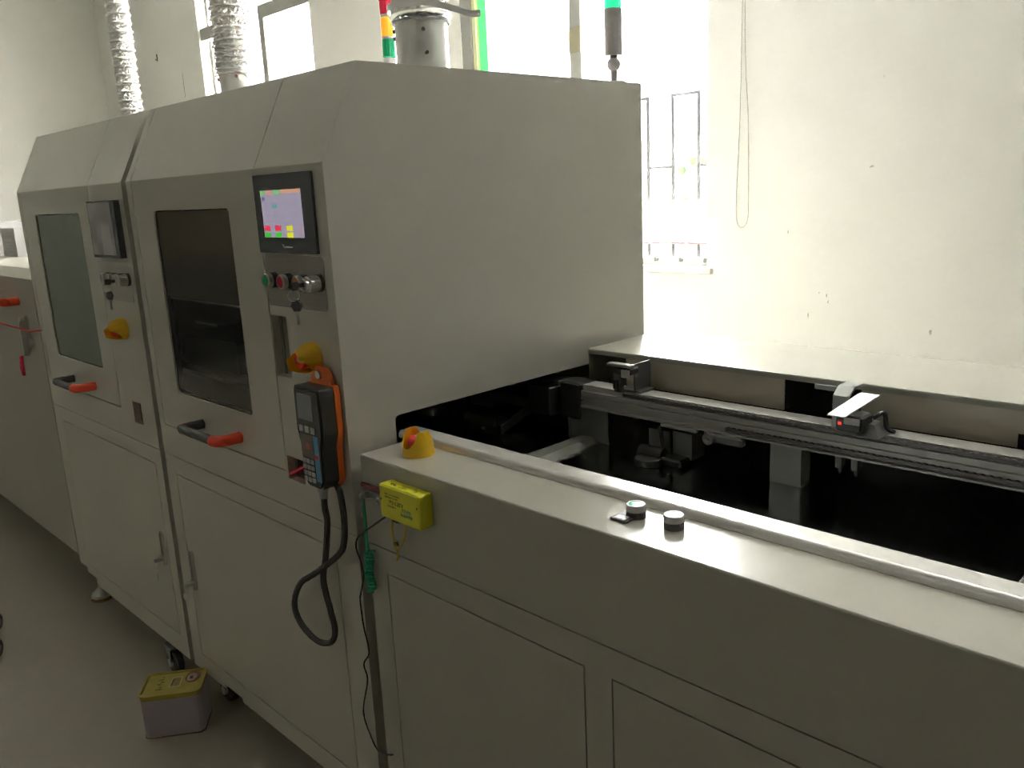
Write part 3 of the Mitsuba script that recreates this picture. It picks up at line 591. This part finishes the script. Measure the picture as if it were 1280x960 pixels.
# controls on the table top
estop(TB, (.124, .070, ZT2 - .0003), (0, 0, 1), 1.45, 'yellow guarded red emergency stop on the table top')
def topbutton(x, y, capm, lab):
    k = TB + '__push_button'; i = 0
    while k + '__bezel' in scene: i += 1; k = TB + f'__push_button_{i:03d}'
    labels[k] = {'label': lab}
    o, d = (x, y, ZT2), (0, 0, 1)
    obj(k + '__gasket', lathe([(.0145, 0), (.0145, .0095), (.0135, .010)], o, d), BLACK, 35)
    obj(k + '__bezel', lathe([(.0138, .010), (.0145, .011), (.0145, .019), (.0135, .0205), (.0112, .0205), (.0112, .0185)], o, d, closed=False), LGREY, 30)
    obj(k + '__cap', lathe([(.0112, .014), (.0111, .0195), (.008, .0202)], o, d), capm, 30)
topbutton(.624, .075, MINT, 'push button with a mint green cap'); topbutton(.690, .075, WHITE, 'push button with a white cap')
k = TB + '__legend_plate'; labels[k] = {'label': 'small black legend plate with a pale insert'}
obj(k + '__holder', moved(bx(-.0145, .0145, -.021, .010, 0, .004, .0008), (.6155, .064, ZT2)), BLACK)
obj(k + '__insert', moved(bx(-.010, .010, -.017, -.004, .004, .0045, .0002), (.6155, .064, ZT2)), LGREY)

# ---------------------------------------------------------------- handheld pendant hanging on the control panel
PD = thing('handheld_pendant', 'black and orange handheld keypad pendant hanging below the yellow emergency stop', 'controller')
ox, oz = -.056, .952
def half(y0, y1, grow, m, key, zt=.100):
    o = sg.Polygon([(-.044, zt), (.044, zt), (.047, .085), (.047, .01), (.038, -.02), (.038, -.085), (.025, -.102), (-.025, -.102), (-.038, -.085), (-.038, -.02), (-.047, .01), (-.047, .085)]).buffer(grow, quad_segs=4).buffer(-.004).buffer(.004, quad_segs=3)
    o = sa.translate(o, ox, oz)
    return obj(PD + '__' + key, pxz(o, y0, y1), m)
n = half(-.046, -.016, -.001, BLACK, 'front_shell')
half(-.050, -.046, -.006, BLACK, 'face_plate')
half(-.016, -.004, .0015, ORANGE, 'back_shell'); labels[PD + '__back_shell'] = {'label': 'orange back shell'}
obj(PD + '__hanger', pxz(sa.translate(sg.Polygon([(-.032, .09), (-.026, .122), (-.012, .134), (.014, .134), (.030, .122), (.040, .09)]).difference(sg.Point(0.0, .117).buffer(.008)), ox, oz), -.016, -.006), ORANGE, label='orange hanging loop')
obj(PD + '__screen', bx(ox - .031, ox + .020, -.0512, -.0498, oz + .035, oz + .086, .0003), LCD, label='grey display')
for i in range(3): obj(PD + '__key', bx(ox - .032 + i * .020, ox - .018 + i * .020, -.052, -.0498, oz + .010, oz + .023, .0012), KEYPAD)
obj(PD + '__label', bx(ox - .032, ox + .010, -.0505, -.0498, oz - .040, oz + .006, .0002), BROWN)
obj(PD + '__emblem', bx(ox - .014, ox - .002, -.0509, -.0504, oz - .024, oz - .010, .0002), pr('emblem', (.35, .07, .04), .5))
obj(PD + '__blue_strip', bx(ox + .012, ox + .029, -.0505, -.0498, oz - .085, oz + .006, .0002), BLUE, label='blue key strip')
obj(PD + '__red_key', bx(ox + .012, ox + .027, -.0515, -.0504, oz - .040, oz - .031, .0006), REDCAP)
for i in range(3):
    for j in range(4): obj(PD + '__key', bx(ox - .032 + i * .0145, ox - .0205 + i * .0145, -.0515, -.0498, oz - .053 - j * .0125, oz - .0435 - j * .0125, .0008), KEYPAD)
obj(PD + '__plug', cat(cyl((ox - .003, -.030, oz - .101), (0, 0, -1), .0105, .012), cyl((ox - .003, -.030, oz - .112), (0, 0, -1), .0085, .016)), GREY, 30)
CAB = spline([(ox - .003, -.030, oz - .120), (-.063, -.028, .80), (-.066, -.024, .768), (-.088, -.022, .692), (-.111, -.020, .628), (-.096, -.020, .566), (-.082, -.022, .525), (-.098, -.026, .494), (-.150, -.028, .480), (-.206, -.030, .500), (-.226, -.030, .540), (-.185, -.033, .602), (-.112, -.036, .650), (-.030, -.030, .710), (-.012, -.025, .738), (-.010, -.020, .785), (-.018, -.018, .838), (-.034, -.016, .856), (-.046, -.014, .862)], 8)
obj(PD + '__cable', tube(CAB, .0064, 12), RUBBER, True, label='black looped cable')
obj(C2 + '__hook', cat(cyl((ox, .001, oz + .118), (0, -1, 0), .006, .016), cyl((ox, -.016, oz + .118), (0, -1, 0), .009, .004)), STEEL, 30)

# ---------------------------------------------------------------- yellow tester box on the table front
YBX = thing('static_tester', 'small lemon yellow box with printed marks fixed to the table front below the emergency stop', 'tester box')
bx0, bx1, bz0, bz1, by = .131, .245, .834, .897, -.031
obj(YBX + '__case', bx(bx0, bx1, by, 0.0, bz0, bz1, .003), LEMON)
obj(YBX + '__socket', bx(bx0 + .028, bx0 + .046, by + .004, by + .016, bz0 - .005, bz0 + .001, .001), BLACK)
for a, b in ((bx0 + .006, bz1 - .028), (bx1 - .006, bz0 + .040)): obj(YBX + '__screw', cyl((a, by + .0003, b), (0, -1, 0), .0018, .0008, n=10), INK)
# printed lettering: strokes standing for the unreadable characters
def strokes(x, z, n, w, h, seed, m, y=by):
    R = random.Random(seed); ms = []
    for i in range(n):
        a = x + i * w * 1.25
        for _ in range(4):
            if R.random() < .5:
                zz = z + R.random() * h; ms.append(bx(a, a + w, y - .0004, y + .0002, zz, zz + h * .13, 0))
            else:
                xx = a + R.random() * w * .85; ms.append(bx(xx, xx + w * .15, y - .0004, y + .0002, z, z + h, 0))
    return cat(*ms)
obj(YBX + '__printing', cat(strokes(bx0 + .018, bz1 - .016, 14, .0025, .0028, 1, INK), strokes(bx0 + .018, bz1 - .0215, 11, .0027, .003, 2, INK), strokes(bx0 + .030, bz1 - .032, 6, .0056, .0075, 3, INK), strokes(bx0 + .024, bz1 - .038, 8, .0025, .003, 4, INK)), INKY, label='dark printed characters')
obj(YBX + '__printing', cat(strokes(bx0 + .064, bz1 - .039, 4, .0055, .006, 6, INK), strokes(bx0 + .062, bz1 - .0475, 5, .0055, .0065, 7, INK)), TEALINK, label='teal printed characters')
tm = [bx(bx0 + a, bx0 + b, by + c, by + d, bz1 - .0003, bz1 + .0004, 0) for a, b, c, d in ((.020, .030, .013, .015), (.024, .026, .010, .017), (.046, .072, .009, .010), (.046, .072, .018, .019), (.052, .066, .013, .0145), (.082, .092, .016, .018), (.084, .086, .013, .020))]
obj(YBX + '__printing', cat(*tm, *[cyl((bx0 + a, by + c, bz1 - .0003), (0, 0, 1), .003, .001, n=12) for a, c in ((.034, .012), (.092, .012))]), INKY)
obj(YBX + '__yellow_wire', cat(tube(spline([(bx0 + .02, by + .01, bz0 + .001), (.146, -.02, .805), (.147, -.018, .785), (.151, -.016, .768), (.148, -.015, .748)], 6), .0022, 8), tube(spline([(.188, by + .012, bz0 + .001), (.182, -.018, .810), (.168, -.016, .785), (.150, -.016, .770), (.146, -.016, .778), (.152, -.014, .786)], 6), .0022, 8)), pr('yellow_wire', (.52, .40, .03), .45), True, label='knotted yellow wire')
obj(YBX + '__wire_tie', tube([(.1495 + .0045 * math.cos(a), -.016 + .0045 * math.sin(a), .777 + .0006 * a) for a in np.linspace(0, 12.5, 30)], .0009, 5), BLACK, True)
BW = spline([(.140, -.024, .834), (.120, -.022, .822), (.080, -.024, .795), (.045, -.027, .770), (.034, -.027, .745), (.046, -.027, .718), (.050, -.027, .690), (.030, -.024, .645), (.001, -.008, .618), (.000, -.006, .565), (.012, -.006, .506), (-.008, -.008, .471), (.000, -.008, .438), (-.030, -.006, .351), (-.014, -.004, .300), (.005, -.003, .276), (.034, -.004, .280), (.060, -.0035, .292)], 8)
obj(YBX + '__black_wire', tube(BW, .0017, 8), BLACK, True, label='thin black wire hanging down beside the table edge')
# grounding clip with red strip, and the green coiled cord
GC = thing('ground_clip', 'small steel clip with chain and a red strip, left of the yellow box', 'clip')
obj(GC + '__red_strip', bx(.036, .131, -.006, -.0003, .862, .871, .001), MAROON, label='dark red strip')
obj(GC + '__plate', bx(.044, .128, -.010, -.0003, .845, .8615, .001), DGREY)
for a, b, c in ((.062, .855, .007), (.108, .853, .0085)): obj(GC + '__nut', cat(cyl((a, -.010, b), (0, -1, 0), c, .010, .001, 6), cyl((a, -.0198, b), (0, -1, 0), .004, .007)), CHAINLINK)
obj(GC + '__chain', cat(*[trimesh.creation.icosphere(1, .0024).apply_translation([.052 - .0008 * i + .002 * math.sin(i), -.016, .846 - .0046 * i]) for i in range(9)], *[trimesh.creation.icosphere(1, .0020).apply_translation([.062 + .0048 * i, -.020, .853 - .003 * math.sin(i * .7)]) for i in range(9)]), CHAINLINK, True)
GW = thing('coiled_green_cord', 'green coiled cord hanging from the clip down the table corner', 'cord')
obj(GW + '__lead', tube(spline([(.052, -.014, .852), (.047, -.010, .80), (.046, -.010, .76), (.050, -.012, .735)], 6), .0034, 8), GREENW, True)
t = np.linspace(0, 13 * 2 * np.pi, 13 * 14)
obj(GW + '__coil', tube(np.c_[.050 + .0075 * np.cos(t) + .003 * np.sin(t / 9), -.012 + .0075 * np.sin(t), .735 - .0062 * t / (2 * np.pi) + 0 * t], .0022, 7), GREENW, True)
obj(GW + '__lead', tube(spline([(.058, -.012, .735), (.066, -.014, .742), (.074, -.012, .744)], 4), .002, 7), GREENW, True)

# ---------------------------------------------------------------- tin box on the floor
TN = thing('tin_box', 'lilac square tin with a gold printed lid standing on the floor below the cabinets', 'tin')
A, Bp = np.array([-.832, -.190]), np.array([-.741, -.064])
e = (Bp - A) / np.linalg.norm(Bp - A); f_ = np.array([-e[1], e[0]])
LT, WT, HT = .156, .114, .127
def tl(p, z0, z1, m, key, **k):
    q = pxy(p, z0, z1); v = q.vertices.copy(); q.vertices = np.c_[A[0] + v[:, 0] * e[0] + v[:, 1] * f_[0], A[1] + v[:, 0] * e[1] + v[:, 1] * f_[1], v[:, 2]]
    return obj(TN + '__' + key, q, m, 30, **k)
RBX = rr(0, 0, LT, WT, .018, 6)
tl(RBX, 0.002, HT - .012, TIN, 'body'); tl(RBX.buffer(.0015), 0, .004, pr('tin_rim', (.16, .13, .07), .4, .5), 'base_rim')
tl(RBX.buffer(.002), HT - .014, HT - .004, GOLD, 'lid', label='gold lid'); tl(RBX.buffer(.003).difference(RBX.buffer(-.003)), HT - .004, HT, GOLD, 'lid_rim')
tl(RBX.buffer(-.0035), HT - .0041, HT - .0030, GOLD, 'lid_panel')
tl(rr(.068, .037, .099, .087, .006).difference(rr(.072, .041, .095, .083, .004)), HT - .0031, HT - .0024, pr('print_cream', (.45, .40, .22), .5), 'printed_frame')
tl(rr(.072, .041, .095, .083, .004), HT - .0031, HT - .0026, pr('print_tan', (.22, .15, .05), .5), 'printed_panel')
tl(sg.Polygon([(.073, .047), (.076, .047), (.078, .077), (.075, .077)]), HT - .0027, HT - .0022, BLACK, 'printed_mark')
tl(sa.scale(sg.Point(.125, .080).buffer(1, quad_segs=10), .020, .030), HT - .0031, HT - .0025, pr('print_oval', (.12, .03, .02), .5), 'printed_oval')
tl(sa.scale(sg.Point(.123, .077).buffer(1, quad_segs=10), .013, .020), HT - .0026, HT - .0021, pr('print_pale', (.42, .36, .32), .5), 'printed_oval')
tl(sg.Polygon([(.119, .067), (.127, .072), (.124, .088), (.117, .082)]), HT - .0022, HT - .0018, BLACK, 'printed_mark')
for i in range(6): tl(sg.box(.036 + .006 * (i % 2), .030 + i * .012, .052 - .003 * (i % 3), .036 + i * .012), HT - .0031, HT - .0026, INKY, 'printed_mark')
# black wheels at the left frame edge
for i, (x, y) in enumerate(((-1.846, -.290), (-1.642, -.341))):
    n = 'floor_wheel' if i == 0 else 'floor_wheel_001'
    thing(n, ('upper', 'lower')[i] + ' of two small black wheels on the floor at the left frame edge', 'wheel', None)
    obj(n + '__tyre', lathe([(.012, -.011), (.027, -.011), (.030, -.006), (.030, .006), (.027, .011), (.012, .011)], (x, y, .030), (.6, .8, 0), 28), RUBBER, 30)
    obj(n + '__hub', lathe([(.012, -.012), (.012, .012)], (x, y, .030), (.6, .8, 0), 16), DGREY, 30)

# ---------------------------------------------------------------- ducts and signal towers on top of the cabinets
def hose(x, y, r, z0, z1, pitch, seed, wrap0=None):
    R = np.random.default_rng(seed); n = 96; m = int((z1 - z0) / pitch * 9); V = []
    a = np.arange(n) * 2 * np.pi / n
    for k in range(m + 1):
        t = k / 9.0 + .0; ph = t % 1; ring = int(t)
        z = z0 + (z1 - z0) * k / m
        fold = .18 * math.sin(ring * 2.1 + seed)
        prof = math.exp(-((ph - .12) / .10) ** 2) + math.exp(-((ph - 1.12) / .10) ** 2) + .45 * (1 - ph) * (ph > .12)
        amp = (.0034 if .25 < ph < .9 else .0010) * (.6 if wrap0 is not None and z < wrap0 else 1)
        rr_ = r - .013 + .013 * prof + amp * R.standard_normal(n)
        zz = z + pitch * (.10 + .04 * fold) * np.sin(a + seed + ring * .7) + .0010 * R.standard_normal(n)
        V.append(np.c_[x + rr_ * np.cos(a), y + rr_ * np.sin(a), zz])
    V = np.vstack(V); i = np.arange(n); j = (i + 1) % n
    F = np.vstack([q for k in range(m) for q in (np.c_[k * n + i, k * n + j, (k + 1) * n + j], np.c_[k * n + i, (k + 1) * n + j, (k + 1) * n + i])])
    return trimesh.Trimesh(V, F, process=False)
def duct(name, x, y, r, seed, zc, lab, ring=True, ZB_=None, pitch=.036):
    thing(name, lab, 'duct')
    ZT = ZB_ or globals()['ZT']; ct = ZT + zc
    c = lathe([(r - .004, 0), (r - .004, zc), (r - .006, zc)], (x, y, ZT), n=64, closed=False)
    obj(name + '__collar', cat(c, lathe([(r - .004, 0), (r + .012, 0), (r + .012, .003), (r - .004, .0035)], (x, y, ZT), n=64, closed=False)), GALV, 30, label='galvanised sheet metal collar')
    obj(name + '__hose', hose(x, y, r + .007, ct - .012, ZC - .001, pitch, seed, ct + .13 if ring else None), FOIL, 50, label='crinkled aluminium flexible hose')
    return ct
# far left duct, rising from the low machine behind the far cabinet
duct('flexible_duct', -2.675, .75, .046, 3, .12, 'silver flexible exhaust duct rising behind the far cabinet, leftmost of three', ZB_=1.2)
ct = duct('flexible_duct_001', -1.675, .75, .0685, 5, .225, 'silver flexible exhaust duct with a metal collar and clamp, middle of three')
qx, qy = -1.675, .75
obj('flexible_duct_001__clamp_ring', cat(tube([(qx + .079 * math.cos(a), qy + .079 * math.sin(a), ct - .018 + .003 * math.sin(a)) for a in np.linspace(0, 2 * np.pi, 64)], .0026, 8), tube(spline([(qx + .055, qy - .055, ct - .02), (qx + .105, qy - .045, ct - .022), (qx + .122, qy - .03, ct - .035), (qx + .118, qy - .02, ct - .05)], 5), .0026, 8)), STEEL, True, label='thin wire clamp ring')
for a, z in ((-2.0, .032), (-.55, .026), (-2.45, .075)): obj('flexible_duct_001__screw', cyl((qx + .064 * math.cos(a), qy + .064 * math.sin(a), ct - z), (math.cos(a), math.sin(a), 0), .005, .007), MAROON, 30)
obj('flexible_duct_001__plastic_wrap', hose(qx, qy, .0785, ct + .0, ct + .125, .04, 11), WRAP, 50, label='clear plastic wrapped round the hose end')
# near duct
D3 = thing('flexible_duct_002', 'metal duct collar with crumpled foil hose and loose strap, rightmost of three', 'duct')
dx, dy, dr_ = -.489, .65, .0685
zc3 = .195
obj(D3 + '__collar', cat(lathe([(dr_, 0), (dr_, zc3), (dr_ - .002, zc3)], (dx, dy, ZT), n=72, closed=False), lathe([(dr_, 0), (dr_ + .012, 0), (dr_ + .012, .003), (dr_, .0035)], (dx, dy, ZT), n=72, closed=False)), GALV, 30, label='galvanised sheet metal collar')
obj(D3 + '__hose', hose(dx, dy, dr_ + .012, ZT + zc3 + .003, ZC - .001, .05, 21), FOIL, 50, label='crumpled aluminium foil hose')
def ribbon(P, w, t, up=(0, 0, 1)):
    P = np.asarray(P); d = np.gradient(P, axis=0); d /= np.linalg.norm(d, axis=1, keepdims=True); s = np.cross(d, up); s /= np.linalg.norm(s, axis=1, keepdims=True); u = np.asarray(up) * np.ones_like(P)
    V = np.vstack([P + s * t / 2 + u * w / 2, P - s * t / 2 + u * w / 2, P - s * t / 2 - u * w / 2, P + s * t / 2 - u * w / 2]); n = len(P); F = []
    for k in range(4):
        b, c = k * n, ((k + 1) % 4) * n; i = np.arange(n - 1)
        F += [np.c_[b + i, b + i + 1, c + i + 1], np.c_[b + i, c + i + 1, c + i]]
    F += [np.array([[0, n, 2 * n], [0, 2 * n, 3 * n], [n - 1, 3 * n - 1, 2 * n - 1], [n - 1, 4 * n - 1, 3 * n - 1]])]
    return trimesh.Trimesh(V, np.vstack(F), process=False)
def ang(t): return np.array([dx + (dr_ + .016) * math.cos(t), dy + (dr_ + .016) * math.sin(t)])
P = [(*ang(math.radians(d)), ZT + zc3 + .030 - .0 * d) for d in range(170, 310, 10)] + [(-.40, .595, ZT + zc3 + .026), (-.345, .635, ZT + zc3 + .006), (-.30, .65, ZT + zc3 - .012), (-.268, .655, ZT + zc3 - .016)]
obj(D3 + '__strap', ribbon(spline(P, 3), .016, .002), WHITE, label='loose metal strap end sticking out')
obj(D3 + '__rim', tube([(dx + (dr_ + .004) * math.cos(t), dy + (dr_ + .004) * math.sin(t), ZT + zc3 - .004 + .002 * math.sin(5 * t)) for t in np.linspace(0, 6.2832, 60)], .004, 8), DGREY, True)
for t, z, r, h in ((-2.30, .172, .005, .007), (-2.36, .155, .005, .007), (-.62, .165, .005, .005), (-.55, .108, .0045, .016), (-2.2, .130, .0018, .002), (-2.2, .112, .0018, .002), (-2.2, .088, .0018, .002)):
    obj(D3 + '__screw', cyl((dx + (dr_ - .001) * math.cos(t), dy + (dr_ - .001) * math.sin(t), ZT + z), (math.cos(t), math.sin(t), 0), r, h, n=12), SCREW, 30)
def tower(name, x, y, r, segs, lab):
    thing(name, lab, 'signal tower')
    for key, z0, z1, rr_, m, em, lb in segs:
        obj(name + '__' + key, lathe([(rr_ - .001, z0), (rr_, z0 + .001), (rr_, z1 - .001), (rr_ - .001, z1)], (x, y, ZT), n=32), m, 30, label=lb, **(emit(em) if em else {}))
RL, AL_, GL = lens('red', (.75, .02, .06)), lens('amber', (.95, .30, .02)), lens('green', (.01, .42, .18))
tower('signal_tower', -.762, .75, .0195, [('base', .0, .146, .0185, LAMPG, None, None), ('green_lens', .150, .198, .0195, GL, None, 'green lens'), ('spacer', .198, .206, .019, LGREY, None, None), ('amber_lens', .206, .257, .0195, AL_, (.80, .17, .012), 'lit amber lens'), ('spacer', .257, .266, .019, LGREY, None, None), ('red_lens', .266, .318, .0195, RL, None, 'red lens'), ('cap', .318, .328, .019, LGREY, None, None)], 'red, amber and green signal tower beside the near metal duct')
tx, ty = -.030, .867
tower('signal_tower_001', tx, ty, .0215, [('base_plate', .0, .004, .028, LAMPG, None, None), ('neck', .004, .034, .008, LAMPG, None, None), ('collar', .056, .064, .009, DGREY, None, None), ('body', .064, .170, .0212, LAMPG, None, 'grey slotted buzzer body'), ('green_lens', .170, .222, .020, lens('bright_green', (.02, .65, .30)), (.02, .55, .22), 'lit green lens'), ('cap', .222, .232, .0195, LAMPG, None, None)], 'grey signal tower with a green top, on the back corner of the near cabinet')
s_ = trimesh.creation.icosphere(3, .0165); s_.apply_translation([tx, ty, ZT + .044]); obj('signal_tower_001__ball_joint', s_, LAMPG, True)
for i in range(6): obj('signal_tower_001__body__rib', lathe([(.0206, 0), (.0221, .0007), (.0221, .0016), (.0206, .0023)], (tx, ty, ZT + .136 + i * .0045), n=32, closed=False), LAMPG, 30)
# bead chain of the roller blind
BC = thing('bead_chain', 'thin looped bead pull chain hanging on the white wall right of the large window', 'chain')
yb = YW - .012
lp = spline([(-.392, yb, ZC - .25), (-.402, yb, 2.03), (-.407, yb, 1.60), (-.418, yb, 1.32), (-.414, yb, 1.235), (-.395, yb, 1.210), (-.372, yb, 1.230), (-.366, yb, 1.30), (-.372, yb, 1.60), (-.392, yb, 2.03), (-.386, yb, ZC - .25)], 10)
d = np.r_[0, np.cumsum(np.linalg.norm(np.diff(lp, axis=0), axis=1))]
u = np.arange(0, d[-1], .0085); Q = np.c_[[np.interp(u, d, lp[:, i]) for i in range(3)]].T
ic = trimesh.creation.icosphere(0, .0024)
obj(BC + '__beads', cat(*[ic.copy().apply_translation(q) for q in Q]), BEADS, True, kind='stuff')
obj(BC + '__cord', tube(lp, .0008, 5), BEADS, True)
obj(BC + '__bracket', bx(-.42, -.36, YW - .05, YW, ZC - .27, ZC - .20, .003), WHITE)
# small hook on the pillar side wall
obj('wall_hook', cat(bx(-5.421, -5.408, YW - .008, YW, 2.465, 2.515, .003), cyl((-5.414, YW - .008, 2.475), (0, -1, 0), .004, .012)), DGREY, label='small dark hook on the wall left of the pillar', cat='hook')
